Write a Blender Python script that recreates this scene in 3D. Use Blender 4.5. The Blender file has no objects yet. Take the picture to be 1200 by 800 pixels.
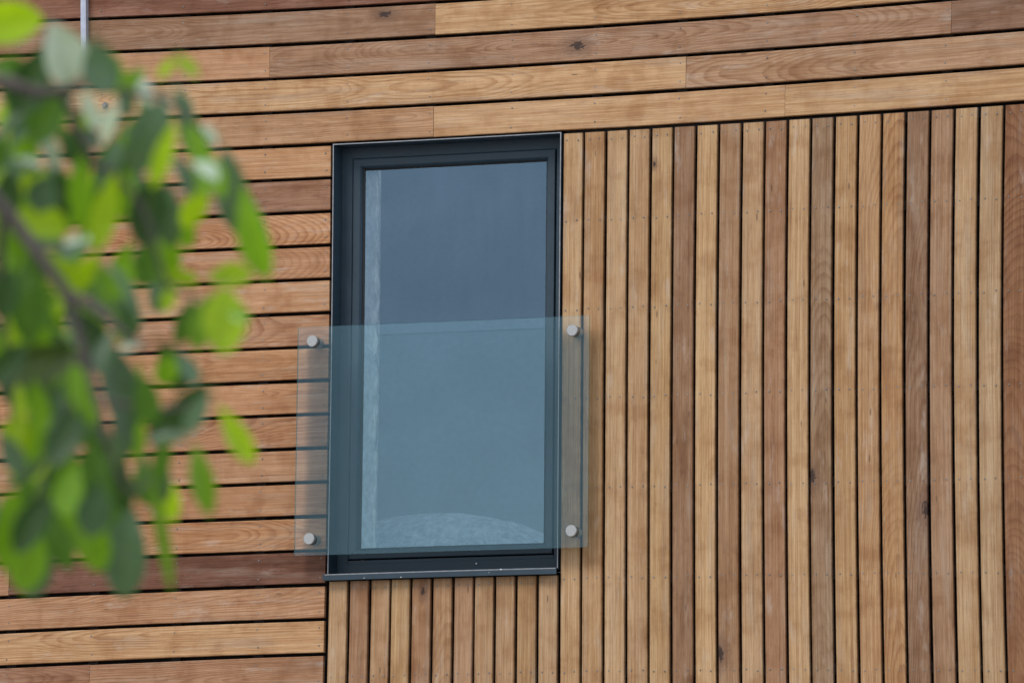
import bpy, bmesh, math, random
from mathutils import Vector, Matrix, noise as mnoise
from math import sin, cos, radians, sqrt, pi
random.seed(7)
sc = bpy.context.scene
COL = sc.collection

# ------------------------------------------------------------------ frame of reference
# wall face is the plane y = 0, x runs right along it, z up (nominal z = 0 at the head of the
# window, G metres above the ground)
G = 5.42
P0 = [7.697189, -21.11314, -3.802218, -0.358042, 0.128804, 0.006146, 6402.698376, 0.0]
P1 = [9.510101, -23.91498, -4.037217, -0.386327, 0.121617, 0.008727, 7197.379101, 0.024628]

def axes(p):
    yaw, pit, rol = p[3:6]
    fw = Vector((sin(yaw)*cos(pit), cos(yaw)*cos(pit), sin(pit)))
    r = Vector((cos(yaw), -sin(yaw), 0)); u = r.cross(fw)
    return fw, r*cos(rol)+u*sin(rol), -r*sin(rol)+u*cos(rol)
FW0, R0, U0 = axes(P0)
FW1, R1, U1 = axes(P1)

def sway(x, z):
    """in-plane settling of the facade (the boards are not laid dead straight), a centimetre or two"""
    d = Vector((x, 0, z)) - Vector(P1[:3])
    w = d.dot(FW1); a = d.dot(R1)/w; b = d.dot(U1)/w
    R = (a*a+b*b)*(P1[6]/600)**2
    k = 1.0
    if R > 1.6:
        k = sqrt(1.6/R); a *= k; b *= k; R = 1.6
    s = 1+P1[7]*R
    a0 = a*P1[6]*s/P0[6]; b0 = b*P1[6]*s/P0[6]
    def hit(a, b, fw, r, u, p):
        v = fw+a*r+b*u; t = -p[1]/v.y
        return p[0]+t*v.x, p[2]+t*v.z
    x0, z0 = hit(a0, b0, FW0, R0, U0, P0)
    x1, z1 = hit(a, b, FW1, R1, U1, P1)
    return x0-x1, z0-z1

def wv(x, y, z):
    dx, dz = sway(x, z)
    return Vector((x+dx, y, z+dz+G))

# ------------------------------------------------------------------ materials
class NT:
    def __init__(s, name):
        s.m = bpy.data.materials.new(name); s.m.use_nodes = True
        s.t = s.m.node_tree; s.t.nodes.clear()
        s.out = s.t.nodes.new('ShaderNodeOutputMaterial')
    def n(s, typ, **kw):
        nd = s.t.nodes.new(typ)
        for k, v in kw.items():
            if k.startswith('i_'):
                key = k[2:]
                key = int(key) if key.isdigit() else key.replace('_', ' ')
                s.put(nd.inputs[key], v)
            else: setattr(nd, k, v)
        return nd
    def put(s, inp, v):
        if isinstance(v, bpy.types.NodeSocket): s.t.links.new(v, inp)
        else: inp.default_value = v
    def math(s, op, a, b=None, c=None, clamp=False):
        nd = s.t.nodes.new('ShaderNodeMath'); nd.operation = op; nd.use_clamp = clamp
        for i, v in enumerate((a, b, c)):
            if v is not None: s.put(nd.inputs[i], v)
        return nd.outputs[0]
    def noise(s, vec, scale=1., detail=2., rough=.5, dist=0.):
        nd = s.n('ShaderNodeTexNoise'); s.t.links.new(vec, nd.inputs['Vector'])
        nd.inputs['Scale'].default_value = scale; nd.inputs['Detail'].default_value = detail
        nd.inputs['Roughness'].default_value = rough; nd.inputs['Distortion'].default_value = dist
        return nd.outputs['Fac']
    def vec(s, x, y, z=0.):
        nd = s.n('ShaderNodeCombineXYZ')
        for i, v in enumerate((x, y, z)): s.put(nd.inputs[i], v)
        return nd.outputs[0]
    def mix(s, fac, a, b, mode='MIX'):
        nd = s.t.nodes.new('ShaderNodeMix'); nd.data_type = 'RGBA'; nd.blend_type = mode
        s.put(nd.inputs['Factor'], fac); s.put(nd.inputs[6], a); s.put(nd.inputs[7], b)
        return nd.outputs[2]
    def sstep(s, x, lo, hi, tlo=0., thi=1.):
        nd = s.n('ShaderNodeMapRange', interpolation_type='SMOOTHSTEP')
        s.put(nd.inputs[0], x)
        for i, v in zip((1, 2, 3, 4), (lo, hi, tlo, thi)): s.put(nd.inputs[i], v)
        return nd.outputs[0]
    def done(s, shader):
        s.t.links.new(shader, s.out.inputs['Surface']); return s.m

def plain(name, col, rough=.5, metal=0., var=.12, scale=30., bump=0., spec=.5):
    t = NT(name)
    geo = t.n('ShaderNodeTexCoord')
    f = t.noise(geo.outputs['Object'], scale, 4, .6)
    c = t.mix(t.sstep(f, .3, .7), (*[x*(1-var) for x in col], 1), (*[min(1, x*(1+var)) for x in col], 1))
    b = t.n('ShaderNodeBsdfPrincipled', i_Base_Color=c, i_Metallic=metal)
    b.inputs['Specular IOR Level'].default_value = spec
    t.put(b.inputs['Roughness'], t.sstep(f, .2, .8, max(.05, rough-.08), rough+.08))
    if bump:
        bp = t.n('ShaderNodeBump', i_Strength=bump, i_Height=f); bp.inputs['Distance'].default_value = .01
        t.t.links.new(bp.outputs[0], b.inputs['Normal'])
    return t.done(b.outputs[0])

def wood_material():
    t = NT('cedar')
    uv = t.n('ShaderNodeUVMap', uv_map='grain')
    sep = t.n('ShaderNodeSeparateXYZ', i_Vector=uv.outputs[0]); u, v = sep.outputs[0], sep.outputs[1]
    fig = t.n('ShaderNodeAttribute', attribute_name='figure')
    fs = t.n('ShaderNodeSeparateColor', i_Color=fig.outputs['Color'])
    vc, slope, h0 = fs.outputs[0], fs.outputs[1], fs.outputs[2]
    seed = fig.outputs['Alpha']
    tone = t.n('ShaderNodeAttribute', attribute_name='tone'); weather = tone.outputs['Alpha']
    kn = t.n('ShaderNodeAttribute', attribute_name='knot')
    ks = t.n('ShaderNodeSeparateXYZ', i_Vector=kn.outputs['Vector'])
    us = t.math('ADD', u, t.math('MULTIPLY', seed, 37.))           # every board its own stretch of log
    # knot distance (longer along the grain)
    du = t.math('SUBTRACT', u, ks.outputs[0]); dv = t.math('SUBTRACT', v, ks.outputs[1])
    kd = t.math('SQRT', t.math('ADD', t.math('POWER', t.math('MULTIPLY', du, .55), 2.), t.math('POWER', dv, 2.)))
    kd = t.math('DIVIDE', kd, t.math('MAXIMUM', ks.outputs[2], .0001))  # in knot radii
    kn_on = t.math('GREATER_THAN', ks.outputs[2], .0005)
    swirl = t.math('MULTIPLY', t.math('MULTIPLY', kn_on, ks.outputs[2]), t.math('DIVIDE', 2.2, t.math('ADD', 1., t.math('POWER', kd, 1.6))))
    # growth rings cut by the saw: distance to a wandering pith
    w1 = t.noise(t.vec(t.math('MULTIPLY', us, 1.1), t.math('MULTIPLY', v, 2.), seed), 1., 1, .45)
    w2 = t.noise(t.vec(t.math('MULTIPLY', us, 1.5), t.math('MULTIPLY', v, 2.2), t.math('ADD', seed, 5.)), 1., 1.5, .45)
    w3 = t.noise(t.vec(t.math('MULTIPLY', us, 14.), t.math('MULTIPLY', v, 60.), t.math('ADD', seed, 9.)), 1., 2, .5)
    a = t.math('ADD', t.math('SUBTRACT', v, vc), t.math('MULTIPLY', t.math('SUBTRACT', w1, .5), .05))
    a = t.math('ADD', a, t.math('MULTIPLY', swirl, t.math('SIGN', dv)))
    h = t.math('ADD', h0, t.math('MULTIPLY', u, t.math('MULTIPLY', slope, 1.5)))
    h = t.math('ADD', h, t.math('MULTIPLY', t.math('SUBTRACT', w2, .5), .12))
    R = t.math('SQRT', t.math('ADD', t.math('POWER', a, 2.), t.math('POWER', h, 2.)))
    R = t.math('ADD', R, t.math('MULTIPLY', t.math('SUBTRACT', w3, .5), .0032))
    Rf = t.math('MULTIPLY', R, 135.)
    Rf = t.math('ADD', Rf, t.math('MULTIPLY', t.noise(t.vec(t.math('MULTIPLY', R, 30.), seed, 0.), 1., 2, .5), 2.6))
    fr = t.math('FRACT', Rf)
    line = t.math('MULTIPLY', t.sstep(fr, .35, .86), t.sstep(fr, .90, 1.0, 1., 0.))
    amp = t.noise(t.vec(t.math('MULTIPLY', us, .9), t.math('MULTIPLY', v, 3.), t.math('ADD', seed, 21.)), 1., 2, .5)
    line = t.math('MULTIPLY', line, t.sstep(amp, .3, .68, .18, 1.))
    line = t.math('MULTIPLY', line, t.sstep(t.math('ABSOLUTE', slope), .018, .032, .28, 1.))
    # fibres, streaks, blotches
    fine = t.noise(t.vec(t.math('MULTIPLY', us, 9.), t.math('MULTIPLY', v, 210.), seed), 1., 4, .7)
    strk = t.noise(t.vec(t.math('MULTIPLY', us, 1.1), t.math('MULTIPLY', v, 75.), t.math('ADD', seed, 3.)), 1., 3, .6)
    blot = t.noise(t.vec(t.math('MULTIPLY', us, 3.2), t.math('MULTIPLY', v, 10.), t.math('ADD', seed, 13.)), 1., 4, .6)
    wet = t.noise(t.vec(t.math('MULTIPLY', us, 1.7), t.math('MULTIPLY', v, 14.), t.math('ADD', seed, 31.)), 1., 4, .62)
    c = tone.outputs['Color']
    c = t.mix(t.sstep(strk, .30, .72), c, t.mix(1., c, (.85, .78, .70, 1), 'MULTIPLY'))
    c = t.mix(t.math('MULTIPLY', line, .74), c, t.mix(1., c, (.66, .53, .43, 1), 'MULTIPLY'))
    c = t.mix(t.sstep(fine, .34, .74), t.mix(1., c, (1.11, 1.11, 1.12, 1), 'MULTIPLY'), t.mix(1., c, (.83, .785, .74, 1), 'MULTIPLY'))
    c = t.mix(t.sstep(blot, .40, .72), c, t.mix(1., c, (.86, .80, .73, 1), 'MULTIPLY'))
    wf = t.math('MULTIPLY', t.sstep(wet, .46, .66), weather)
    c = t.mix(wf, c, t.mix(1., c, (.68, .585, .475, 1), 'MULTIPLY'))
    gry = t.math('MULTIPLY', t.sstep(t.noise(t.vec(t.math('MULTIPLY', us, 2.3), t.math('MULTIPLY', v, 20.), t.math('ADD', seed, 41.)), 1., 4, .6), .5, .75), .32)
    c = t.mix(gry, c, (.35, .295, .24, 1))
    smear = t.noise(t.vec(t.math('MULTIPLY', us, 13.), t.math('MULTIPLY', v, 34.), t.math('ADD', seed, 51.)), 1., 5, .68)
    c = t.mix(t.math('MULTIPLY', t.sstep(smear, .52, .74), t.math('ADD', .25, t.math('MULTIPLY', weather, .5))), c, t.mix(1., c, (.60, .50, .42, 1), 'MULTIPLY'))
    saw = t.noise(t.vec(t.math('MULTIPLY', us, 90.), t.math('MULTIPLY', v, 3.), t.math('ADD', seed, 61.)), 1., 2, .5)
    c = t.mix(t.math('MULTIPLY', t.sstep(saw, .5, .75), .10), c, t.mix(1., c, (.7, .62, .55, 1), 'MULTIPLY'))
    pst = t.noise(t.vec(t.math('MULTIPLY', us, .5), t.math('MULTIPLY', v, 150.), t.math('ADD', seed, 71.)), 1., 3, .7)
    c = t.mix(t.sstep(pst, .42, .66), t.mix(1., c, (1.05, 1.05, 1.05, 1), 'MULTIPLY'), t.mix(1., c, (.87, .81, .75, 1), 'MULTIPLY'))
    hw = t.n('ShaderNodeAttribute', attribute_name='half_width')
    edge = t.math('SUBTRACT', hw.outputs['Fac'], t.math('ABSOLUTE', v))
    ed = t.math('MULTIPLY', t.sstep(edge, 0., .012, 1., 0.), t.sstep(smear, .38, .62))
    c = t.mix(t.math('MULTIPLY', ed, .36), c, t.mix(1., c, (.45, .36, .30, 1), 'MULTIPLY'))
    drip = t.noise(t.vec(t.math('MULTIPLY', us, 1.0), t.math('MULTIPLY', v, 48.), t.math('ADD', seed, 81.)), 1., 4, .6)
    c = t.mix(t.math('MULTIPLY', t.sstep(drip, .60, .74), .55), c, t.mix(1., c, (.58, .47, .40, 1), 'MULTIPLY'))
    smud = t.noise(t.vec(t.math('MULTIPLY', us, 9.), t.math('MULTIPLY', v, 7.), t.math('ADD', seed, 91.)), 1., 3, .55)
    c = t.mix(t.sstep(smud, .47, .70), c, t.mix(1., c, (.84, .77, .70, 1), 'MULTIPLY'))
    lite = t.noise(t.vec(t.math('MULTIPLY', us, 5.), t.math('MULTIPLY', v, 18.), t.math('ADD', seed, 101.)), 1., 4, .6)
    c = t.mix(t.math('MULTIPLY', t.sstep(lite, .58, .76), .30), c, (.52, .45, .39, 1))
    # small pin marks
    vor = t.n('ShaderNodeTexVoronoi'); vor.inputs['Scale'].default_value = 1.
    t.t.links.new(t.vec(t.math('MULTIPLY', us, 5.), t.math('MULTIPLY', v, 22.), seed), vor.inputs['Vector'])
    pin = t.math('MULTIPLY', t.sstep(vor.outputs['Distance'], .05, .11, 1., 0.), t.math('GREATER_THAN', t.n('ShaderNodeSeparateColor', i_Color=vor.outputs['Color']).outputs[0], .86))
    c = t.mix(t.math('MULTIPLY', pin, .6), c, (.07, .035, .02, 1))
    # the knot itself and its dark collar
    kn3 = t.noise(t.vec(t.math('MULTIPLY', us, 60.), t.math('MULTIPLY', v, 130.), seed), 1., 3, .6)
    kdw = t.math('ADD', kd, t.math('MULTIPLY', t.math('SUBTRACT', kn3, .5), 2.6))
    c = t.mix(t.math('MULTIPLY', kn_on, t.sstep(kdw, 1.0, 3.4, .62, 0.)), c, (.13, .065, .038, 1))
    c = t.mix(t.math('MULTIPLY', kn_on, t.sstep(kdw, .55, 1.0, .92, 0.)), c, (.03, .016, .012, 1))
    b = t.n('ShaderNodeBsdfPrincipled', i_Base_Color=c)
    b.inputs['Specular IOR Level'].default_value = .3
    t.put(b.inputs['Roughness'], t.sstep(strk, .2, .8, .55, .75))
    hgt = t.math('ADD', t.math('MULTIPLY', fine, .5), t.math('ADD', t.math('MULTIPLY', strk, .4), t.math('MULTIPLY', line, -.35)))
    bp = t.n('ShaderNodeBump', i_Strength=.35, i_Height=hgt); bp.inputs['Distance'].default_value = .0015
    t.t.links.new(bp.outputs[0], b.inputs['Normal'])
    return t.done(b.outputs[0])

def glass_material(name, tint, refl_col, gain, rough=0.0, floor=.0):
    t = NT(name)
    fr = t.n('ShaderNodeFresnel', i_IOR=1.5)
    f = t.math('ADD', t.math('MULTIPLY', fr.outputs[0], gain), floor, clamp=True)
    if gain:     # uneven coating, rain streaks and a film of dust
        sp = t.n('ShaderNodeSeparateXYZ', i_Vector=t.n('ShaderNodeTexCoord').outputs['Object'])
        st = t.noise(t.vec(t.math('MULTIPLY', sp.outputs[0], 26.), t.math('MULTIPLY', sp.outputs[2], 1.6), 4.), 1., 4, .6)
        bl = t.noise(t.vec(t.math('MULTIPLY', sp.outputs[0], 3.), t.math('MULTIPLY', sp.outputs[2], 3.), 9.), 1., 3, .6)
        f = t.math('MULTIPLY', f, t.math('ADD', t.sstep(st, .25, .75, .97, 1.03), t.sstep(bl, .25, .75, -.06, .06)))
    tr = t.n('ShaderNodeBsdfTransparent', i_Color=(*tint, 1))
    gl = t.n('ShaderNodeBsdfGlossy', i_Color=(*refl_col, 1), i_Roughness=rough)
    mx = t.n('ShaderNodeMixShader'); t.put(mx.inputs[0], f)
    t.t.links.new(tr.outputs[0], mx.inputs[1]); t.t.links.new(gl.outputs[0], mx.inputs[2])
    return t.done(mx.outputs[0])

def leaf_material():
    t = NT('leaf')
    at = t.n('ShaderNodeAttribute', attribute_name='tone')
    uv = t.n('ShaderNodeUVMap', uv_map='blade'); s = t.n('ShaderNodeSeparateXYZ', i_Vector=uv.outputs[0])
    f = t.noise(t.n('ShaderNodeTexCoord').outputs['Object'], 60., 3, .6)
    vein = t.math('PINGPONG', t.math('ADD', t.math('MULTIPLY', s.outputs[0], 9.), t.math('MULTIPLY', t.math('ABSOLUTE', s.outputs[1]), -4.)), .5)
    mid = t.sstep(t.math('ABSOLUTE', s.outputs[1]), .02, .09, 1., 0.)
    c = t.mix(t.sstep(f, .3, .7), at.outputs['Color'], t.mix(1., at.outputs['Color'], (.8, .85, .7, 1), 'MULTIPLY'))
    c = t.mix(t.math('MULTIPLY', t.math('MAXIMUM', mid, t.sstep(vein, .0, .12, .5, 0.)), .35), c, (.16, .22, .08, 1))
    b = t.n('ShaderNodeBsdfPrincipled', i_Base_Color=c, i_Roughness=.33)
    b.inputs['Specular IOR Level'].default_value = .42
    tr = t.n('ShaderNodeBsdfTranslucent')
    t.put(tr.inputs['Color'], t.mix(1., c, (3.0, 2.7, .35, 1), 'MULTIPLY'))
    mx = t.n('ShaderNodeMixShader'); t.put(mx.inputs[0], at.outputs['Alpha'])
    t.t.links.new(b.outputs[0], mx.inputs[1]); t.t.links.new(tr.outputs[0], mx.inputs[2])
    return t.done(mx.outputs[0])

M = dict(
    wood=wood_material(),
    membrane=plain('black_membrane', (.010, .009, .009), .9),
    frame=plain('anthracite_paint', (.026, .047, .066), .5, var=.10, spec=.32, scale=14),
    gasket=plain('black_rubber', (.006, .006, .007), .6),
    alu=plain('bare_edge_and_sill_glint', (.27, .28, .295), .45, .6, var=.15, scale=60),  # bare cut lining edge, and the sill strip painted as caught light
    steel=plain('brushed_steel', (.37, .375, .37), .38, .7, var=.10, scale=180),
    screw=plain('screw_steel', (.20, .195, .19), .45, .5, var=.35, scale=3),
    plaster=plain('rough_plaster', (.80, .83, .80), .9, var=.22, scale=22, bump=.6),
    room=plain('dim_room_paint', (.14, .14, .145), .9),
    cloth=plain('crumpled_pale_cloth', (.24, .28, .32), .8, var=.40, scale=26, bump=1.),
    pane=glass_material('coated_pane', (.86, .91, .90), (.47, .73, .98), 3.4, 0.0, .02),
    guard=glass_material('balustrade_glass', (.975, .995, .98), (.46, .83, 1.0), 1.4, 0.0, .012),
    clear=glass_material('clear_glass_back', (.98, .99, .985), (1, 1, 1), .0, 0.0, .004),
    guard_edge=glass_material('green_glass_edge', (.70, .82, .79), (.6, .85, .9), 3., .1, .05),
    bark=plain('bark', (.075, .062, .055), .85, var=.35, scale=40, bump=.6),
    leaf=leaf_material(),
    render=plain('pale_render', (.42, .40, .37), .9, var=.1, scale=4),
    roofing=plain('grey_roofing', (.09, .09, .095), .8),
    ground=plain('paving', (.20, .19, .175), .9, var=.2, scale=1.2),
    galv=plain('galvanised_metal', (.40, .43, .52), .5, .3, var=.12, scale=40),
)

# ------------------------------------------------------------------ object helpers
def link(name, bm, mats, parent=None, smooth=False):
    me = bpy.data.meshes.new(name); bm.normal_update(); bm.to_mesh(me); bm.free()
    for m in (mats if isinstance(mats, (list, tuple)) else [mats]): me.materials.append(m)
    if smooth: me.polygons.foreach_set('use_smooth', [True]*len(me.polygons))
    o = bpy.data.objects.new(name, me); COL.objects.link(o)
    if parent: o.parent = parent
    return o
def thing(name, label, cat, loc, group=None):
    o = bpy.data.objects.new(name, None); COL.objects.link(o)
    o.location = loc; o.empty_display_size = .2
    o['label'] = label; o['category'] = cat
    if group: o['group'] = group
    return o
def box(bm, x0, x1, y0, y1, z0, z1, f=None, mi=0):
    f = f or (lambda x, y, z: Vector((x, y, z+G)))
    v = [bm.verts.new(f(x, y, z)) for x in (x0, x1) for y in (y0, y1) for z in (z0, z1)]
    for q in ((0, 1, 3, 2), (4, 6, 7, 5), (0, 4, 5, 1), (2, 3, 7, 6), (0, 2, 6, 4), (1, 5, 7, 3)):
        fc = bm.faces.new([v[i] for i in q]); fc.material_index = mi
def ring(bm, x0, x1, z0, z1, prof, n=8, mi=0, sides='LTRB', f=wv):
    """sweep a profile [(inset, y), ...] round a rectangle, mitred at the corners"""
    loops = []
    for ins, y in prof:
        a, b, c, d = x0+ins, x1-ins, z0+ins, z1-ins
        loops.append([(a, c), (a, d), (b, d), (b, c)])
    for k, side in enumerate('LTRB'):
        if side not in sides: continue
        grid = []
        for s in range(n+1):
            w = s/n
            row = []
            for L, (ins, y) in zip(loops, prof):
                p, q = L[k], L[(k+1) % 4]
                row.append(bm.verts.new(f(p[0]+(q[0]-p[0])*w, y, p[1]+(q[1]-p[1])*w)))
            grid.append(row)
        for s in range(n):
            for j in range(len(prof)-1):
                fc = bm.faces.new((grid[s][j], grid[s+1][j], grid[s+1][j+1], grid[s][j+1])); fc.material_index = mi
    
def tube(bm, pts, rad, seg=8, cap=True):
    rows = []
    n = len(pts)
    for i, p in enumerate(pts):
        t = (pts[min(i+1, n-1)]-pts[max(i-1, 0)]).normalized()
        a = t.cross(Vector((.3, .2, 1)) if abs(t.z) < .9 else Vector((1, .1, 0))).normalized(); b = t.cross(a)
        r = rad[i] if isinstance(rad, (list, tuple)) else rad
        rows.append([bm.verts.new(p+a*r*cos(2*pi*k/seg)+b*r*sin(2*pi*k/seg)) for k in range(seg)])
    for i in range(n-1):
        for k in range(seg):
            bm.faces.new((rows[i][k], rows[i][(k+1) % seg], rows[i+1][(k+1) % seg], rows[i+1][k]))
    if cap:
        bm.faces.new(rows[0][::-1]); bm.faces.new(rows[-1])

def srgb(r, g, b):
    f = lambda c: (c/255/12.92) if c/255 <= .04045 else ((c/255+.055)/1.055)**2.4
    return f(r), f(g), f(b)

class Boards:
    """boards of one cladding zone, collected in one mesh with per-board attributes"""
    def __init__(s):
        s.bm = bmesh.new()
        s.uv = s.bm.loops.layers.uv.new('grain')
        s.tone = s.bm.faces.layers.float_color.new('tone')
        s.fig = s.bm.faces.layers.float_color.new('figure')
        s.hw = s.bm.faces.layers.float.new('half_width')
        s.kn = s.bm.faces.layers.float_vector.new('knot')
    def board(s, a0, a1, c0, c1, axis, tone, fig='plain', weather=.25, knot=None, off=0., tilt=0.):
        """axis 'h': runs a0..a1 in x, c0..c1 in z;  axis 'v': runs a0..a1 in z, c0..c1 in x"""
        R = random
        mid = (c0+c1)/2; hw = (c1-c0)/2; L = a1-a0; um = (a0+a1)/2
        if fig == 'plain':     f = (R.choice((-1, 1))*R.uniform(.18, .5), R.uniform(-.02, .02), R.uniform(.02, .15))
        elif fig == 'cath':    f = (R.uniform(-.4, .4)*hw, R.choice((-1, 1))*R.uniform(.05, .10), R.uniform(-.02, .06))
        else:                  f = fig
        k = (0, 0, 0)
        if knot: k = (knot[0]-um, knot[1]-mid, knot[2]*1.2) if axis == 'h' else (knot[1]-um, knot[0]-mid, knot[2]*1.2)
        n = max(2, int(L/.22)); ch = .0022
        prof = [(-hw, .021), (-hw, ch), (-hw+ch, 0), (hw-ch, 0), (hw, ch), (hw, .021)]
        seed = R.uniform(0, 9)
        rows = []
        j0 = R.uniform(-.0012, .0012); j1 = R.uniform(-.0012, .0012)
        for i in range(n+1):
            w = i/n; a = a0+L*w
            bow = .0006*sin(w*7+seed*3)
            row = []
            for c, y in prof:
                cc = mid+c+j0*(1-w)+j1*w+bow
                yy = y+off+tilt*c
                row.append((bm_v(s.bm, (a, yy, cc) if axis == 'h' else (cc, yy, a)), a-um, c))
            rows.append(row)
        def face(vs):
            fc = s.bm.faces.new([q[0] for q in vs])
            for lp, q in zip(fc.loops, vs): lp[s.uv].uv = (q[1], q[2])
            fc[s.tone] = (*tone, weather); fc[s.fig] = (*f, seed); fc[s.kn] = k; fc[s.hw] = hw
        for i in range(n):
            for j in range(5): face((rows[i][j], rows[i+1][j], rows[i+1][j+1], rows[i][j+1]))
        face(rows[0][::-1]); face(rows[-1])
def bm_v(bm, p): return bm.verts.new(wv(*p))

# ------------------------------------------------------------------ the house
GZ = -G                      # nominal z of the ground
XL, XR, ZT = -4.6, 5.2, 1.75  # extent of the facade
house = thing('timber_clad_house', 'cedar-clad house front with flat and upright boards around one tall grey window',
              'house', (0, 0, 0))
PH, GAPH = .145, .0150
PV, GAPV = .1003, .0135
PB = 1.048/11

def T(r, g, b, k=.86):
    """board colour as seen, turned into an albedo"""
    d = .14*((r+g+b)/3-140)      # a little more spread between pale and dark boards
    r, g, b = r+d, g+d, b+d
    q = srgb(r, g, b); return (q[0]*k*1.02, q[1]*k*1.03, q[2]*k*1.03)
J = random.uniform
hz = Boards()
def hrow(j, segs):
    z1 = -(j-4)*PH-GAPH/2; z0 = -(j+1-4)*PH+GAPH/2
    for s in segs:
        x0, x1, tone, fig, wth = s[:5]; kn = s[5] if len(s) > 5 else None
        hz.board(x0+.0008, x1-.0008, z0, z1, 'h', T(*tone), fig, wth, kn, J(-.0015, .0015), J(-.012, .012))
LE = -1.062   # right-hand end of the boards beside the window
def rt(): 
    b = random.choice([(188, 148, 112), (178, 138, 104), (192, 154, 116), (160, 122, 96), (150, 112, 90), (184, 142, 106)])
    q = J(-8, 8); return tuple(c+q for c in b)
for j in range(-8, -1):
    x = XL; segs = []
    while x < XR:
        e = min(XR, x+J(1.2, 3.4)); segs.append((x, e, rt(), random.choice(('plain', 'cath')), J(.1, .6))); x = e
    hrow(j, segs)
hrow(-1, [(XL, -.56, (146, 104, 86), (.02, .03, .05), .8), (-.56, 1.2, (150, 112, 90), 'plain', .6), (1.2, XR, (186, 148, 114), 'cath', .3)])
hrow(0, [(XL, -2.9, (160, 120, 96), 'plain', .5), (-2.9, -.582, (160, 127, 102), (.01, .03, .05), .45, (-.814, .541, .014)), (-.582, 2.6, (196, 160, 120), (-.01, -.055, -.02), .15), (2.6, XR, rt(), 'plain', .4)])
hrow(1, [(XL, -1.347, (190, 148, 114), 'plain', .2), (-1.347, 1.685, (170, 136, 110), (.015, .055, .01), .55, (.069, .359, .016)), (1.685, XR, (150, 118, 98), (.2, .01, .1), .8)])
hrow(2, [(XL, -3.2, rt(), 'plain', .3), (-3.2, .555, (202, 166, 126), (.02, .028, .03), .12), (.555, XR, (182, 148, 118), (-.03, .05, .06), .3)])
hrow(3, [(XL, -2.75, (170, 130, 104), 'plain', .3), (-2.75, -.587, (186, 148, 114), (.02, -.03, .02), .3), (-.587, .99, (198, 162, 124), (.24, .01, .1), .2), (.99, XR, (192, 157, 118), (.2, .012, .1), .3)])
left = [((194, 152, 114), (.25, .01, .1), .15), ((160, 122, 98), (.06, .02, .05), .7), ((196, 150, 112), (-.012, .085, .015), .1),
        ((186, 142, 108), (.0, -.075, -.02), .15), ((196, 154, 118), (.22, .01, .1), .1), ((182, 140, 108), (.03, .05, .05), .25),
        ((192, 147, 108), (.004, .07, -.035), .12), ((192, 147, 110), (.02, -.03, .03), .15), ((180, 135, 100), (.05, .03, .06), .4),
        ((186, 144, 110), (.18, .02, .1), .2), ((180, 136, 100), (.05, -.02, .05), .3), ((190, 146, 108), (.008, .055, .01), .12)]
for i, (tn, fg, w) in enumerate(left):
    xb = J(-4.2, -2.7); hrow(4+i, [(XL, xb, rt(), random.choice(('plain', 'cath')), .3), (xb, LE, tn, fg, w)])
hrow(16, [(XL, -2.509, (180, 140, 110), 'plain', .3), (-2.509, LE, (132, 94, 78), (.06, .03, .06), 1.)])
hrow(17, [(XL, LE, (186, 145, 112), (.085, .028, .05), .25)])
hrow(18, [(XL, -3.4, rt(), 'plain', .3), (-3.4, LE, (198, 160, 120), (.03, -.04, .03), .1)])
hrow(19, [(XL, -2.127, (164, 124, 98), (.01, -.06, .02), .5), (-2.127, LE, (174, 134, 104), (-.02, .045, -.02), .4)])
for j in range(20, int(G/PH)+4):
    if -(j+1-4)*PH < GZ+.12: break
    xb = J(-4, -1.8); hrow(j, [(XL, xb, rt(), 'plain', .4), (xb, LE, rt(), random.choice(('plain', 'cath')), .3)])

vt = Boards()
VB = GZ+.15
vtop = -GAPH/2-.001
vtones = [((190, 158, 120), 'plain', .1), ((182, 147, 108), 'plain', .35), ((190, 160, 124), 'plain', .1), ((184, 152, 116), 'plain', .15),
          ((186, 154, 114), 'plain', .2, (.418, -.157, .006)), ((154, 121, 94), 'plain', .8), ((194, 162, 122), 'plain', .05), ((168, 135, 104), 'plain', .35, (.716, -2.203, .015)),
          ((186, 155, 120), 'plain', .15), ((168, 131, 101), 'plain', .35), ((190, 158, 120), 'plain', .15), ((158, 131, 104), (.0, .04, .05), .5, (1.117, -1.489, .015)),
          ((184, 150, 110), 'plain', .2), ((184, 148, 110), (.12, .03, .05), .3), ((180, 142, 102), (.03, .05, .04), .3), ((152, 122, 97), (.05, .03, .06), .7, (1.594, -1.634, .017)),
          ((166, 134, 106), 'plain', .4), ((184, 154, 118), 'plain', .1), ((180, 152, 118), 'plain', .08), ((148, 108, 77), (-.01, .10, .03), .2)]
def vboard(x0, x1, z1, spec):
    kn = spec[3] if len(spec) > 3 else None
    vt.board(VB, z1, x0, x1, 'v', T(*spec[0]), spec[1], spec[2], kn, J(-.0015, .0015), J(-.015, .015))
k = 0
while k*PV < XR-.05:
    sp = vtones[k] if k < len(vtones) else (rt(), random.choice(('plain', 'plain', 'cath')), J(.05, .6))
    x0 = k*PV+GAPV/2 + (.0 if k else .003)
    vboard(x0, (k+1)*PV-GAPV/2, vtop, sp); k += 1
btones = [((186, 155, 120), 'plain', .1), ((166, 131, 102), 'plain', .3), ((180, 148, 114), 'plain', .15), ((184, 152, 112), 'plain', .12),
          ((166, 128, 95), 'plain', .4, (-.612, -1.928, .009)), ((178, 144, 110), (-.0, .035, .075), .1), ((176, 142, 112), 'plain', .2), ((178, 146, 112), 'plain', .15),
          ((176, 144, 110), 'plain', .1), ((176, 144, 106), 'plain', .15), ((182, 152, 118), 'plain', .1)]
for i, sp in enumerate(btones):
    vboard(-1.048+i*PB+GAPV/2, -1.048+(i+1)*PB-GAPV/2, -1.8735, sp)

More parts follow.
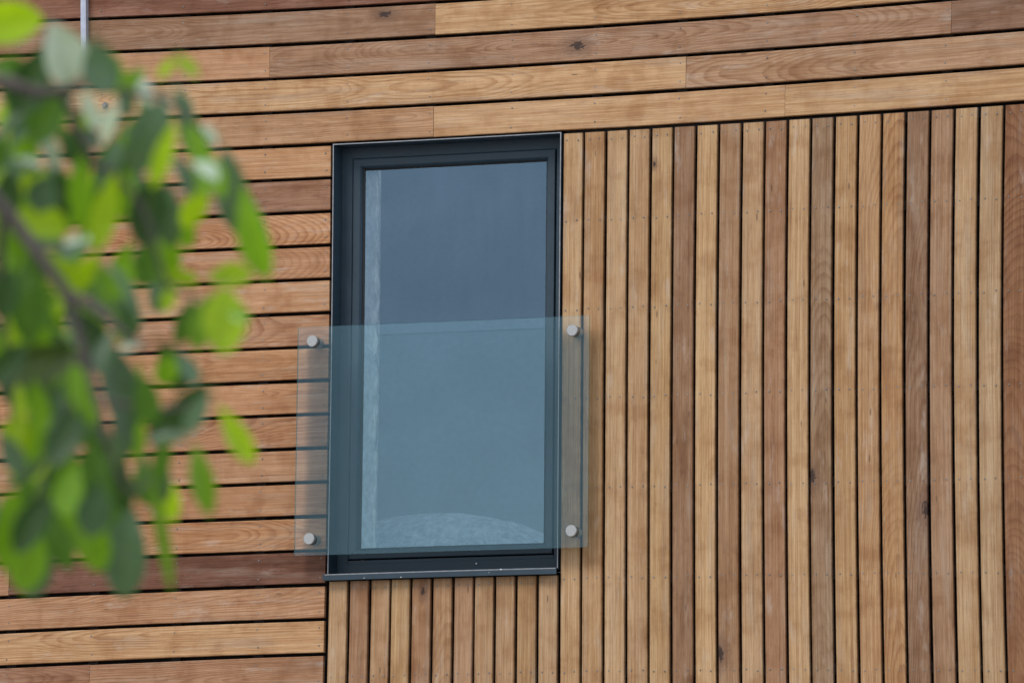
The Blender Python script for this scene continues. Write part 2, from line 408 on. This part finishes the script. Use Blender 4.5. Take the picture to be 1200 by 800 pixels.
hc = link('horizontal_cladding', hz.bm, M['wood'], house)
vcl = link('vertical_cladding', vt.bm, M['wood'], house)
hc['label'] = 'long cedar boards laid flat, with open dark joints'
vcl['label'] = 'narrow cedar boards set upright, with open dark joints'

# structural wall behind the boards, round the window opening
OX0, OX1, OZ0, OZ1 = -1.05, -.001, -1.845, -.002
bm = bmesh.new()
def slab(x0, x1, z0, z1, y0=.055, y1=.24): box(bm, x0, x1, y0, y1, z0, z1)
slab(XL, OX0, GZ, ZT); slab(OX1, XR, GZ, ZT); slab(OX0, OX1, OZ1, ZT); slab(OX0, OX1, GZ, OZ0)
link('structural_wall', bm, M['membrane'], house)
# battens carrying the boards
bm = bmesh.new()
SX = [-.987+.379*i for i in range(-9, 17)]
for x in SX:
    box(bm, x-.022, x+.022, .0235, .0545, .004, ZT-.05, wv)
    if x < -1.1: box(bm, x-.022, x+.022, .0235, .0545, GZ+.2, .003, wv)
SZ = [-.018, -.380, -.757, -1.135, -1.513, -1.888, -2.271, -2.65, -3.03, -3.41, -3.79, -4.17, -4.55, -4.93]
for z in SZ:
    box(bm, .012, XR-.02, .0235, .0545, z-.022, z+.022, wv)
    if z < -1.85: box(bm, -1.04, -.02, .0235, .0545, z-.022, z+.022, wv)
link('batten_frame', bm, M['membrane'], house)
# remaining walls, roof and the room behind the window
bm = bmesh.new()
box(bm, XL-.02, XL+.2, .245, 8, GZ, ZT); box(bm, XR-.2, XR+.02, .245, 8, GZ, ZT); box(bm, XL+.2, XR-.2, 7.8, 8, GZ, ZT)
link('outer_wall', bm, M['render'], house)
bm = bmesh.new()   # roof with an unseen opening added to light the reveal and heap
LX0, LX1, LY0, LY1 = -1.6, 1.5, .28, 3.1
for q in ((XL-.12, LX0, -.09, 8.12), (LX1, XR+.12, -.09, 8.12), (LX0, LX1, -.09, LY0), (LX0, LX1, LY1, 8.12)):
    box(bm, *q, ZT+.003, ZT+.16)
link('roof', bm, M['roofing'], house)
bm = bmesh.new()  # ceiling left open beneath the added roof opening
RX0, RX1, RZ0, RZ1, RY = -2.6, 1.6, -2.05, .5, 4.2
for q in ((RX0-.1, RX0, .245, RY, RZ0, RZ1), (RX1, RX1+.1, .245, RY, RZ0, RZ1), (RX0, RX1, RY, RY+.1, RZ0, RZ1),
          (RX0, RX1, .245, RY, RZ0-.1, RZ0), (RX0, LX0, .245, RY, RZ1, RZ1+.1), (LX1, RX1, .245, RY, RZ1, RZ1+.1), (LX0, LX1, .245, LY0, RZ1, RZ1+.1), (LX0, LX1, LY1, RY, RZ1, RZ1+.1)):
    box(bm, *q)
link('room_lining', bm, M['room'], house)

# ------------------------------------------------------------------ window
bm = bmesh.new()   # outer frame, front face 85 mm back from the boards
ring(bm, OX0+.004, OX1-.004, OZ0+.004, OZ1-.004, [(.0, .088), (.046, .088), (.0495, .0905), (.0495, .150), (.075, .150), (.075, .19), (.0, .19)])
win = link('window', bm, M['frame'], house)
win['label'] = 'tall grey aluminium window with blue-grey panes'
bm = bmesh.new()   # opening sash with a bevel towards the glass
SXA, SXB, SZA, SZB = OX0+.058, OX1-.058, OZ0+.071, OZ1-.054
ring(bm, SXA, SXB, SZA, SZB, [(.0, .145), (.0, .086), (.0025, .083), (.030, .083), (.033, .0845), (.040, .0945), (.0405, .16), (.02, .16)])
link('sash', bm, M['frame'], win)
bm = bmesh.new()
ring(bm, SXA+.0405, SXB-.0405, SZA+.0405, SZB-.0405, [(.0, .1005), (.0065, .1035), (.0065, .111)])
link('gasket', bm, M['gasket'], win)
bm = bmesh.new()   # bottom rail of the outer frame below the sash
box(bm, OX0+.055, OX1-.055, .0895, .15, OZ0+.05, OZ0+.0655, wv)
link('bottom_rail', bm, M['frame'], win)
bm = bmesh.new()   # pane: one sheet of glass
vs = []
for i in range(9):
    for k2 in range(13):
        vs.append(bm.verts.new(wv(SXA+.042+(SXB-SXA-.084)*i/8, .108, SZA+.042+(SZB-SZA-.084)*k2/12)))
for i in range(8):
    for k2 in range(12):
        bm.faces.new((vs[i*13+k2], vs[(i+1)*13+k2], vs[(i+1)*13+k2+1], vs[i*13+k2+1]))
pane = link('pane', bm, M['pane'], win, True)
bm = bmesh.new()   # folded metal lining of the opening
ring(bm, OX0, OX1, OZ0, OZ1, [(.0, .087), (.0, -.001), (.0035, -.001), (.0035, .087)], 10, 0, 'LTR')
link('reveal_lining', bm, M['frame'], win)
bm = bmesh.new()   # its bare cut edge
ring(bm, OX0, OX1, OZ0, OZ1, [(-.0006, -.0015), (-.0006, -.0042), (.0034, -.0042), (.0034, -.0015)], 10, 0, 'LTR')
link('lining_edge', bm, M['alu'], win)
# sill with a turned-down nose
bm = bmesh.new()
def extr(bm, prof, x0, x1, n=8, mi=0):
    rows = []
    for i in range(n+1):
        x = x0+(x1-x0)*i/n
        rows.append([bm.verts.new(wv(x, y, z)) for y, z in prof])
    for i in range(n):
        for j in range(len(prof)):
            k2 = (j+1) % len(prof)
            bm.faces.new((rows[i][j], rows[i][k2], rows[i+1][k2], rows[i+1][j])).material_index = mi
    bm.faces.new(rows[0]); bm.faces.new(rows[-1][::-1])
extr(bm, [(.086, -1.8395), (-.032, -1.8445), (-.035, -1.8475), (-.035, -1.870), (-.031, -1.872), (-.031, -1.8485), (.086, -1.8435)], -1.0585, .0035)
link('sill', bm, M['frame'], win)
bm = bmesh.new()  # pale strip put in as the lit front edge of the sill
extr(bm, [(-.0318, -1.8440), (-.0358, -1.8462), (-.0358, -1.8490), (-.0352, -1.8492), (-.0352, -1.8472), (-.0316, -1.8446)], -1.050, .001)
link('sill_edge_glint', bm, M['alu'], win)
# specks of plaster and lime on the sill and the bottom rail
for x, y, z, r in ((-.405, .0865, -1.808, .006), (-.868, -.0355, -1.866, .003), (-.245, -.0362, -1.846, .005),
                   (-.30, -.0355, -1.858, .003), (-.7, -.0355, -1.867, .004)):
    r *= .6; bm = bmesh.new(); c = wv(x, y, z); vs = [bm.verts.new(c+Vector((cos(a)*r*J(.5, 1.2), -.0006, sin(a)*r*J(.5, 1.4)))) for a in [2*pi*q/7 for q in range(7)]]
    bm.faces.new(vs); link('plaster_speck', bm, M['plaster'], win)
# plastered reveal inside, its inner edge left ragged
bm = bmesh.new()
n = 90; rows = []
for i in range(n+1):
    z = OZ0+.04+(OZ1-OZ0-.05)*i/n
    e = .196+.045*mnoise.noise(Vector((z*3.1, 0, 3)))+.034*mnoise.noise(Vector((z*13, 4, 3)))+.004*mnoise.noise(Vector((z*60, 4, 1)))
    b2 = .0025*mnoise.noise(Vector((z*9, 2, 1)))
    rows.append([bm.verts.new(wv(-.945+b+max(0, y-.1125)*.20, y, z)) for y, b in ((.1125, 0), (.195, .0005), (.2, .003+b2), (.222, .004+b2), (e-.006, .007+b2*2), (e, .004), (e+.004, -.012), (.2, -.03))])
for i in range(n):
    for j in range(7): bm.faces.new((rows[i][j], rows[i][j+1], rows[i+1][j+1], rows[i+1][j]))
link('plaster_reveal', bm, M['plaster'], win, True)

# ------------------------------------------------------------------ glass balustrade on four stand-off bolts
BX0, BX1, BZ0, BZ1 = -1.181, .1545, -1.7655, -.793
bm = bmesh.new()
box(bm, BX0, BX1, -.062, -.050, BZ0, BZ1, wv)
bm.faces.ensure_lookup_table()
bm.normal_update()
for f in bm.faces:
    f.material_index = (0 if f.normal.y < 0 else 2) if abs(f.normal.y) > .9 else 1
bal = link('glass_balustrade', bm, [M['guard'], M['guard_edge'], M['clear']], house)
bal['label'] = 'clear glass guard panel across the lower window'
def standoff_mesh():
    bm = bmesh.new()
    def cyl(y0, y1, r, ch=.0):
        prof = [(0, y0), (r-ch, y0), (r, y0+ch), (r, y1), (0, y1)]
        S = 28; rows = [[bm.verts.new((rr*cos(2*pi*k/S), y, rr*sin(2*pi*k/S))) for k in range(S)] for rr, y in prof if rr > 0]
        for a, b in zip(rows, rows[1:]):
            for k in range(S): bm.faces.new((a[k], a[(k+1) % S], b[(k+1) % S], b[k]))
        bm.faces.new(rows[0]); bm.faces.new(rows[-1][::-1])
    cyl(-.080, -.0625, .0245, .0025); cyl(-.0495, -.002, .0225)
    me = bpy.data.meshes.new('standoff'); bm.normal_update(); bm.to_mesh(me); bm.free(); me.materials.append(M['steel'])
    return me
sm = standoff_mesh()
for x, z in ((-1.108, -.856), (.084, -.856), (-1.108, -1.698), (.085, -1.698)):
    o = bpy.data.objects.new('standoff', sm); COL.objects.link(o); o.parent = bal; o.location = wv(x, 0, z)

# ------------------------------------------------------------------ screws: two per board on every batten
pos = []
for j in range(-8, 33):
    zc = -(j+.5-4)*PH
    if zc < GZ+.2 or zc > ZT: continue
    for x in SX:
        if j >= 4 and x > -1.1: continue
        if x < XL+.05 or x > XR-.05: continue
        for d in (-.038, .038): pos.append((x+J(-.004, .004), zc+d+J(-.004, .004)))
    if j >= 4:
        for d in (-.038, .038): pos.append((LE-.022+J(-.003, .003), zc+d+J(-.004, .004)))
k = 0
while k*PV < XR-.05:
    for z in SZ:
        for d in (-.024, .024): pos.append(((k+.5)*PV+d+J(-.003, .003), z-.02*(z > -.1)+J(-.004, .004)))
    k += 1
for i in range(11):
    for z in SZ:
        if z < -1.85: 
            for d in (-.023, .023): pos.append((-1.048+(i+.5)*PB+d+J(-.003, .003), (z if z < -2 else -1.902)+J(-.004, .004)))
cam_loc = Vector((P0[0], P0[1], P0[2]+G))
def inframe(x, z):
    d = wv(x, 0, z)-cam_loc; w = d.dot(FW0)
    px, py = 600+P0[6]*d.dot(R0)/w, 400-P0[6]*d.dot(U0)/w
    return 6 < px < 1194 and 6 < py < 794 and not (px < 330 and py < 700)
order = sorted(pos, key=lambda q: (not inframe(*q), (wv(q[0], 0, q[1])-cam_loc).length))
def screw_into(bm, c, r=.0038):
    S = 8
    top = [bm.verts.new(c+Vector((r*.8*cos(2*pi*k/S), -.0022, r*.8*sin(2*pi*k/S)))) for k in range(S)]
    bot = [bm.verts.new(c+Vector((r*cos(2*pi*k/S), .002, r*sin(2*pi*k/S)))) for k in range(S)]
    bm.faces.new(top)
    for k in range(S): bm.faces.new((top[k], bot[k], bot[(k+1) % S], top[(k+1) % S]))
bm = bmesh.new(); screw_into(bm, Vector((0, 0, 0)))
sme = bpy.data.meshes.new('screw'); bm.normal_update(); bm.to_mesh(sme); bm.free(); sme.materials.append(M['screw'])
for x, z in order[:100]:
    o = bpy.data.objects.new('screw', sme); COL.objects.link(o); o.location = wv(x, 0, z)
    o.parent = vcl if (z < 0 and x > 0) or (z < -1.85 and x > -1.05) else hc
bm = bmesh.new()
for x, z in order[100:]: screw_into(bm, wv(x, 0, z))
o = link('screw', bm, M['screw'], house); o['kind'] = 'stuff'

# metal strip and a bolt on the boards, upper left
bm = bmesh.new(); box(bm, -2.2085, -2.1845, -.030, -.0025, .40, ZT-.02, wv)
link('metal_strip', bm, M['galv'], house)
bm = bmesh.new()
c = wv(-2.108, 0, .207)
for r, y0, y1, S in ((.015, -.004, -.0035+.006, 20), (.010, -.018, -.0045, 6)):
    a = [bm.verts.new(c+Vector((r*cos(2*pi*k/S), y0, r*sin(2*pi*k/S)))) for k in range(S)]
    b = [bm.verts.new(c+Vector((r*cos(2*pi*k/S), y1, r*sin(2*pi*k/S)))) for k in range(S)]
    bm.faces.new(a)
    for k in range(S): bm.faces.new((a[k], b[k], b[(k+1) % S], a[(k+1) % S]))
link('bolt', bm, M['screw'], house)

# ------------------------------------------------------------------ pale crumpled heap inside
bm = bmesh.new()
bmesh.ops.create_icosphere(bm, subdivisions=5, radius=1.)
for v in bm.verts:
    p = v.co.copy()
    q = abs(mnoise.noise(p*5.)) + .6*abs(mnoise.noise(p*11.+Vector((3, 1, 2)))) + .3*abs(mnoise.noise(p*23.))
    s = 1.0+.02*mnoise.noise(p*1.7) + .022*q
    v.co = Vector((p.x*s*.80, p.y*s*.40, max(-.02, p.z*s*.53)))
heap = link('cloth_heap', bm, M['cloth'], None, True)
heap.location = (-.80, .70, G-2.053)
heap['label'] = 'pale rumpled rounded heap lying behind the bottom of the window pane'; heap['category'] = 'cloth heap'

# ------------------------------------------------------------------ tree in the foreground
DIST = 6.4
anchor = cam_loc+FW0*DIST
def tp(a, b, dd=0.):
    """point on the bough, millimetres right of / below the picture's upper left, dd metres further back"""
    k = (DIST+dd)/DIST
    return cam_loc+(FW0*DIST+R0*((a-600)*.0009996)+U0*((400-b)*.0009996))*k
base = tp(-1500, 500, .3); base.z = 0
tree = thing('tree', 'leafy green tree whose drooping out-of-focus bough hangs at the left, in front of the boards', 'tree', base)
def tlink(name, bm, m, smooth=True):
    o = link(name, bm, m, tree, smooth); o.matrix_parent_inverse = Matrix.Translation(-base); return o
rt0 = tp(-1480, -600, .3)
bm = bmesh.new()
tube(bm, [base, base+Vector((.02, .02, .9)), base+Vector((-.03, .03, 1.8)), rt0, rt0+Vector((.05, .1, 1.0)), rt0+Vector((.1, .3, 2.0))], [.12, .10, .09, .075, .055, .02], 14)
tlink('trunk', bm, M['bark'])
BR = [
    ([(-1480, -560, .3), (-1000, -200, .25), (-560, 40, .15), (-200, 150, .05), (-40, 212, 0), (5, 246, 0), (32, 280, 0), (60, 318, 0), (80, 350, 0), (97, 410, .0), (114, 470, 0), (126, 520, 0)],
     [.04, .032, .026, .018, .0075, .0062, .0058, .0054, .0048, .0042, .0034, .002]),
    ([(80, 345, 0), (105, 357, -.01), (124, 370, -.02), (150, 396, -.03), (178, 408, -.04)], [.0048, .0045, .0042, .002, .0015]),
    ([(-1000, -200, .25), (-500, -40, .15), (-120, 80, .05), (0, 96, 0), (40, 108, 0), (72, 107, 0), (110, 96, .02), (150, 108, .05), (200, 120, .1), (252, 170, .1)],
     [.03, .02, .010, .0062, .0055, .0042, .0032, .0026, .002, .001]),
    ([(97, 410, 0), (85, 470, .03), (60, 540, .05), (40, 590, .05)], [.003, .0026, .002, .001]),
    ([(126, 520, 0), (150, 575, .0), (178, 560, .03)], [.002, .0016, .001]),
    ([(5, 246, 0), (0, 330, .05), (10, 420, .08), (15, 500, .08)], [.004, .003, .002, .001]),
    ([(72, 107, 0), (110, 190, .05), (130, 200, .08), (170, 250, .1), (195, 330, .1), (240, 350, .12)], [.003, .0026, .0022, .002, .0015, .001]),
    ([(126, 470, 0), (190, 480, .05), (235, 470, .08)], [.002, .0016, .001]),
]
def smooth_pts(pts, n=5):
    out = []
    P = [Vector(p) for p in pts]
    for i in range(len(P)-1):
        a, b, c, d = P[max(i-1, 0)], P[i], P[i+1], P[min(i+2, len(P)-1)]
        for s in range(n):
            t = s/n
            out.append(.5*((2*b)+(c-a)*t+(2*a-5*b+4*c-d)*t*t+(3*b-a-3*c+d)*t**3))
    out.append(P[-1]); return out
bpts = []
for i, (pts, rad) in enumerate(BR):
    sp = smooth_pts(pts); rr = []
    for a, b in zip(rad, rad[1:]): rr += [a+(b-a)*s/5 for s in range(5)]
    rr.append(rad[-1])
    lead = -.42 if i < 2 else -.30
    bm = bmesh.new(); W = [tp(p[0], p[1], p[2]+lead*min(1, max(0, (p[0]+700)/600))) for p in sp]; tube(bm, W, [q*(1.35 if i < 3 else 1.6) for q in rr], 8); bpts += sp
    tlink('branch', bm, M['bark'])

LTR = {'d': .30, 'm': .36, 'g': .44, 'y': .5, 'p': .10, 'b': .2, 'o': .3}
TN = {'d': (.020, .058, .018), 'm': (.048, .122, .018), 'g': (.112, .235, .014), 'y': (.205, .325, .012), 'p': (.42, .50, .45), 'b': (.072, .135, .090), 'o': (.028, .050, .008)}  # 'p' leaves have white sky highlights put into their colour
fb = bmesh.new(); LUV = fb.loops.layers.uv.new('blade'); LT = fb.faces.layers.float_color.new('tone')
def pick(opts):
    q = random.choice(opts); return TN[q]+(LTR[q],)
def leaf(bm, luv, lt, a, b, w, tone, facing=None, roll=0., curl=.1, fold=.25, shape=None):
    """one leaf blade from stalk end a to tip b, w metres wide, its face turned towards 'facing'"""
    ax = b-a; L = ax.length; ax.normalize()
    nrm = (facing-ax*facing.dot(ax)).normalized()
    side = ax.cross(nrm)
    cr, sr = cos(roll), sin(roll)
    nrm, side = nrm*cr+side*sr, side*cr-nrm*sr
    N = 12; pk = shape if shape else J(.50, .64)
    rows = []
    wob = J(0, 6)
    for i in range(N+1):
        t = i/N
        wd = w*.5*(sin(pi*t**(math.log(.5)/math.log(pk)))**.66 if 0 < t < 1 else 0.004)
        c = a+ax*(L*t)+nrm*(curl*L*(t*(1-t)*1.2-t*t*.35))
        row = []
        for s in (-1, -.55, 0, .55, 1):
            row.append((c+side*(wd*s)+nrm*(fold*wd*abs(s)+.05*wd*s*sin(7*t+wob)), t, s))
        rows.append(row)
    vv = [[bm.verts.new(q[0]) for q in r] for r in rows]
    for i in range(N):
        for j in range(4):
            f = bm.faces.new((vv[i][j], vv[i+1][j], vv[i+1][j+1], vv[i][j+1]))
            for lp, (ii, jj) in zip(f.loops, ((i, j), (i+1, j), (i+1, j+1), (i, j+1))): lp[luv].uv = (rows[ii][jj][1], rows[ii][jj][2])
            f[lt] = (*tone[:3], tone[3]); f.smooth = True
    # stalk
    st = a-ax*(.18*L)+Vector((J(-.004, .004), J(-.004, .004), .006))
    r = .0008; up = nrm*r; sd = side*r
    q1 = [bm.verts.new(st+o) for o in (up, sd, -up, -sd)]; q2 = [bm.verts.new(a+ax*.003+o) for o in (up, sd, -up, -sd)]
    for i in range(4):
        f = bm.faces.new((q1[i], q1[(i+1) % 4], q2[(i+1) % 4], q2[i])); f[lt] = (*TN['m'], .2)
LEAVES = [
 (-66, 34, 52, 22, 46, 'y', 0), (58, 26, 80, 100, 54, 'p', 1), (108, 42, 124, 112, 40, 'b', 1), (52, 52, 24, 136, 46, 'd', 0), (-12, 76, 36, 84, 26, 'm', 0),
 (126, 58, 140, 112, 24, 'g', 0), (206, 68, 184, 92, 12, 'y', 0), (207, 66, 234, 90, 15, 'y', 0), (190, 118, 158, 205, 46, 'b', 0), (205, 140, 178, 222, 20, 'y', 0),
 (216, 152, 256, 170, 26, 'p', 1), (226, 190, 256, 212, 24, 'p', 1), (222, 130, 236, 200, 22, 'g', 1), (264, 174, 284, 280, 38, 'b', 0), (284, 214, 313, 328, 34, 'g', 0), (288, 220, 316, 318, 20, 'b', 1), (246, 210, 214, 268, 26, 'y', 0),
 (182, 205, 166, 290, 44, 'd', 0), (196, 215, 200, 290, 30, 'b', 1), (190, 262, 196, 336, 34, 'g', 0), (136, 200, 110, 296, 28, 'y', 0), (122, 195, 104, 280, 14, 'o', 0), (150, 196, 146, 260, 36, 'g', 0), (243, 326, 296, 322, 27, 'y', 0),
 (194, 322, 234, 328, 18, 'y', 0), (190, 322, 182, 368, 24, 'b', 1), (206, 330, 192, 366, 18, 'y', 0), (262, 336, 262, 416, 46, 'y', 0), (246, 346, 228, 410, 30, 'g', 0), (268, 366, 294, 372, 14, 'g', 0), (188, 398, 218, 456, 36, 'd', 0), (200, 412, 190, 452, 26, 'g', 0),
 (172, 402, 140, 412, 15, 'p', 1), (242, 450, 196, 510, 32, 'd', 0), (246, 460, 218, 510, 24, 'b', 1), (256, 472, 297, 544, 25, 'y', 0), (228, 520, 246, 604, 26, 'g', 0), (172, 516, 220, 514, 24, 'b', 1), (162, 424, 166, 486, 15, 'g', 0),
 (124, 402, 152, 512, 44, 'b', 1), (86, 425, 108, 500, 30, 'g', 0), (100, 412, 10, 440, 44, 'o', 0), (30, 402, -8, 450, 30, 'd', 0), (22, 446, 22, 504, 18, 'y', 0), (66, 462, 40, 546, 40, 'y', 0), (98, 474, 60, 548, 36, 'd', 0), (40, 440, 48, 510, 26, 'g', 0), (60, 440, 72, 500, 30, 'o', 0),
 (0, 505, 26, 556, 24, 'b', 0), (28, 558, 36, 598, 18, 'g', 0), (72, 574, 16, 648, 36, 'd', 0), (38, 604, 26, 694, 42, 'g', 0), (6, 574, 4, 670, 24, 'g', 0), (92, 540, 74, 606, 32, 'g', 0), (112, 512, 116, 626, 44, 'm', 0), (92, 594, 120, 670, 36, 'g', 0), (140, 540, 146, 600, 30, 'd', 0),
 (154, 592, 144, 702, 48, 'b', 0), (176, 556, 202, 694, 15, 'g', 0), (190, 550, 204, 612, 26, 'y', 0), (196, 545, 190, 590, 22, 'b', 1), (196, 512, 184, 566, 20, 'm', 0), (14, 246, 80, 272, 34, 'y', 0), (110, 288, 60, 310, 34, 'b', 1), (112, 280, 70, 290, 18, 'p', 1), (118, 296, 92, 336, 26, 'y', 0),
 (116, 308, 132, 362, 28, 'g', 0), (124, 306, 168, 376, 13, 'b', 1), (14, 312, 2, 376, 28, 'd', 0), (30, 300, 36, 405, 36, 'm', 0), (10, 368, 16, 418, 18, 'y', 0), (46, 326, 54, 384, 26, 'm', 0), (70, 350, 66, 374, 14, 'y', 0), (98, 366, 124, 436, 36, 'd', 0), (96, 104, 114, 154, 16, 'p', 1),
 (88, 112, 62, 160, 13, 'p', 1), (42, 136, 68, 206, 20, 'p', 1), (34, 132, -6, 168, 18, 'b', 1), (40, 156, 22, 192, 26, 'g', 0), (84, 150, 92, 194, 28, 'd', 0), (14, 186, 50, 200, 20, 'p', 1), (96, 180, 92, 258, 24, 'g', 0), (68, 196, 78, 256, 28, 'd', 0), (8, 198, 18, 250, 28, 'd', 0), (30, 200, 36, 236, 18, 'y', 0),
 (94, 134, 102, 152, 13, 'y', 0), (142, 120, 112, 152, 12, 'p', 1), (112, 152, 100, 170, 14, 'p', 1), (140, 130, 118, 170, 16, 'p', 1), (166, 92, 174, 124, 18, 'p', 1), (186, 106, 198, 130, 16, 'p', 1), (70, 100, 40, 170, 40, 'm', 0), (30, 100, 34, 150, 40, 'd', 0), (80, 120, 56, 150, 30, 'g', 0),
 (140, 150, 176, 176, 22, 'b', 1), (212, 128, 240, 192, 30, 'm', 0), (170, 128, 140, 190, 30, 'g', 0), (232, 168, 244, 232, 26, 'g', 0), (200, 180, 226, 232, 24, 'b', 1), (150, 168, 128, 236, 28, 'd', 0), (206, 236, 222, 292, 26, 'g', 0), (176, 282, 168, 338, 28, 'm', 0), (150, 300, 140, 352, 26, 'g', 0), (226, 350, 208, 404, 24, 'm', 0), (158, 350, 150, 404, 26, 'd', 0), (168, 440, 176, 500, 28, 'm', 0), (150, 470, 162, 538, 30, 'g', 0), (200, 470, 182, 524, 24, 'd', 0), (166, 530, 176, 594, 28, 'm', 0), (136, 90, 150, 140, 26, 'b', 1), (160, 80, 150, 120, 22, 'g', 0), (204, 100, 222, 148, 22, 'b', 1), (246, 178, 262, 232, 20, 'g', 0), (116, 560, 104, 630, 36, 'd', 0), (60, 600, 84, 668, 32, 'm', 0), (206, 408, 230, 452, 24, 'b', 1), (10, 280, 20, 330, 34, 'b', 0), (52, 372, 36, 420, 30, 'g', 0), (120, 100, 150, 92, 16, 'g', 0), (168, 110, 176, 150, 18, 'm', 0), (100, 225, 98, 270, 22, 'y', 0), (54, 205, 44, 250, 34, 'd', 0),
]
import itertools
for (x0, y0, x1, y1, w, tn, up) in LEAVES:
    dd = J(-.35, .35); k2 = (DIST+dd)/DIST
    a = tp(x0, y0, dd); b = tp(x1, y1, dd+J(-.015, .015))
    face = -FW0+Vector((0, 0, 1.3 if up else J(-.1, .3)))
    q = J(.85, 1.15); col = tuple(c*q for c in TN[tn])+(LTR[tn],)
    leaf(fb, LUV, LT, a, b, w*.001*1.10, col, face, J(-.3, .3), J(-.14, .2), J(.2, .65))
    if x0 < 165 and y0 > 92 and tn not in 'pb':          # neighbours deeper in the bough
        for _ in range(2):
            ox, oy = J(-26, 22), J(-26, 22); d2 = J(.05, .6); t2 = pick('dmmggyb')
            if x0+ox > 170: continue
            leaf(fb, LUV, LT, tp(x0+ox, y0+oy, d2), tp(x1+ox+J(-16, 16), y1+oy+J(-12, 8), d2+J(-.02, .02)), w*.001*J(.9, 1.15), t2,
                 -FW0+Vector((J(-.4, .4), 0, J(-.1, .9))), J(-.4, .4))
# the rest of the crown, back along the bough
def scatter(cx, cy, sx, sy, n, sd=.3):
    for _ in range(n):
        x, y = random.gauss(cx, sx), random.gauss(cy, sy)
        if x > 150: continue
        dd = J(.0, .5)
        ang = J(-.9, .9); L = J(40, 85)
        a = tp(x, y, dd); b = tp(x+L*sin(ang), y+L*cos(ang), dd+J(-.03, .03))
        face = -FW0+Vector((J(-.6, .6), 0, J(-.2, .9)))
        leaf(fb, LUV, LT, a, b, J(20, 40)*.001, pick('ddmmgyb'), face, J(-.6, .6))
scatter(40, 190, 40, 50, 22); scatter(45, 350, 34, 60, 24); scatter(60, 490, 36, 50, 20)
for cx, cy, n in ((-180, 120, 70), (-350, 220, 90), (-520, 60, 90), (-750, 40, 110), (-1000, -150, 140), (-1300, -500, 200), (-1500, -900, 240), (-1750, -600, 160)):
    for _ in range(n):
        x, y = random.gauss(cx, 110), random.gauss(cy, 130)
        if x > -75: continue
        dd = random.gauss(.2, .35); ang = J(-1.2, 1.2); L = J(45, 85)
        a = tp(x, y, dd); b = tp(x+L*sin(ang), y+L*cos(ang), dd+J(-.04, .04))
        leaf(fb, LUV, LT, a, b, J(24, 42)*.001, pick('ddmmgyb'), Vector((J(-1, 1), J(-1, .3), J(0, 1))), J(-.8, .8))
tlink('foliage', fb, M['leaf'])

# ------------------------------------------------------------------ ground
bm = bmesh.new(); S = 600
bm.faces.new([bm.verts.new((x, y, 0)) for x, y in ((-S, -S), (S, -S), (S, S), (-S, S))])
g = link('ground', bm, M['ground']); g['kind'] = 'structure'; g['label'] = 'flat pale paved ground in front of the house'; g['category'] = 'ground'

# ------------------------------------------------------------------ light
SUN_EL, SUN_AZ = radians(52), radians(205)
CLOUD = 0.
w = bpy.data.worlds.new('World'); sc.world = w; w.use_nodes = True
nt = w.node_tree; nt.nodes.clear()
out = nt.nodes.new('ShaderNodeOutputWorld'); bg = nt.nodes.new('ShaderNodeBackground'); bg.inputs[1].default_value = .13
sky = nt.nodes.new('ShaderNodeTexSky'); sky.sky_type = 'NISHITA'; sky.sun_disc = False
sky.sun_elevation = SUN_EL; sky.sun_rotation = SUN_AZ; sky.dust_density = 2.; sky.air_density = 1.
tc = nt.nodes.new('ShaderNodeTexCoord'); mp = nt.nodes.new('ShaderNodeMapping'); mp.inputs['Scale'].default_value = (1, 1, 7.5); mp.inputs['Location'].default_value = (CLOUD, 0, 0)
nz = nt.nodes.new('ShaderNodeTexNoise'); nz.inputs['Scale'].default_value = 2.2; nz.inputs['Detail'].default_value = 4; nz.inputs['Roughness'].default_value = .5
nt.links.new(tc.outputs['Generated'], mp.inputs[0]); nt.links.new(mp.outputs[0], nz.inputs['Vector'])
cr = nt.nodes.new('ShaderNodeMix'); cr.data_type = 'RGBA'
nt.links.new(nz.outputs['Fac'], cr.inputs['Factor']); cr.inputs[6].default_value = (4.6, 5.0, 5.7, 1); cr.inputs[7].default_value = (8.4, 8.7, 9.2, 1)
mx = nt.nodes.new('ShaderNodeMix'); mx.data_type = 'RGBA'; mx.inputs['Factor'].default_value = .80
nt.links.new(sky.outputs[0], mx.inputs[6]); nt.links.new(cr.outputs[2], mx.inputs[7])
nt.links.new(mx.outputs[2], bg.inputs[0]); nt.links.new(bg.outputs[0], out.inputs[0])
sl = bpy.data.lights.new('sun', 'SUN'); sl.energy = 1.5; sl.angle = radians(20); sl.color = (1, .96, .90)
so = bpy.data.objects.new('sun', sl); COL.objects.link(so)
az = SUN_AZ; dirv = Vector((sin(az)*cos(SUN_EL), cos(az)*cos(SUN_EL), sin(SUN_EL)))
so.rotation_euler = dirv.to_track_quat('Z', 'Y').to_euler(); so.location = (-6, -12, 20)

# ------------------------------------------------------------------ camera
cd = bpy.data.cameras.new('camera'); co = bpy.data.objects.new('camera', cd); COL.objects.link(co)
cd.sensor_width = 36; cd.sensor_fit = 'HORIZONTAL'; cd.lens = 36*P0[6]/1200
cd.clip_start = .1; cd.clip_end = 2000
m = Matrix((R0, U0, -FW0)).transposed().to_4x4(); m.translation = cam_loc; co.matrix_world = m
cd.dof.use_dof = True
cd.dof.focus_distance = (wv(-.2, 0, -1.0)-cam_loc).dot(FW0)
cd.dof.aperture_fstop = 7.0; cd.dof.aperture_blades = 7
sc.camera = co
sc.view_settings.view_transform = 'Standard'; sc.view_settings.look = 'None'
sc.view_settings.exposure = 0.45; sc.view_settings.gamma = 1; sc.view_settings.use_curve_mapping = False
sc.render.engine = 'CYCLES'
sc.cycles.transparent_max_bounces = 16
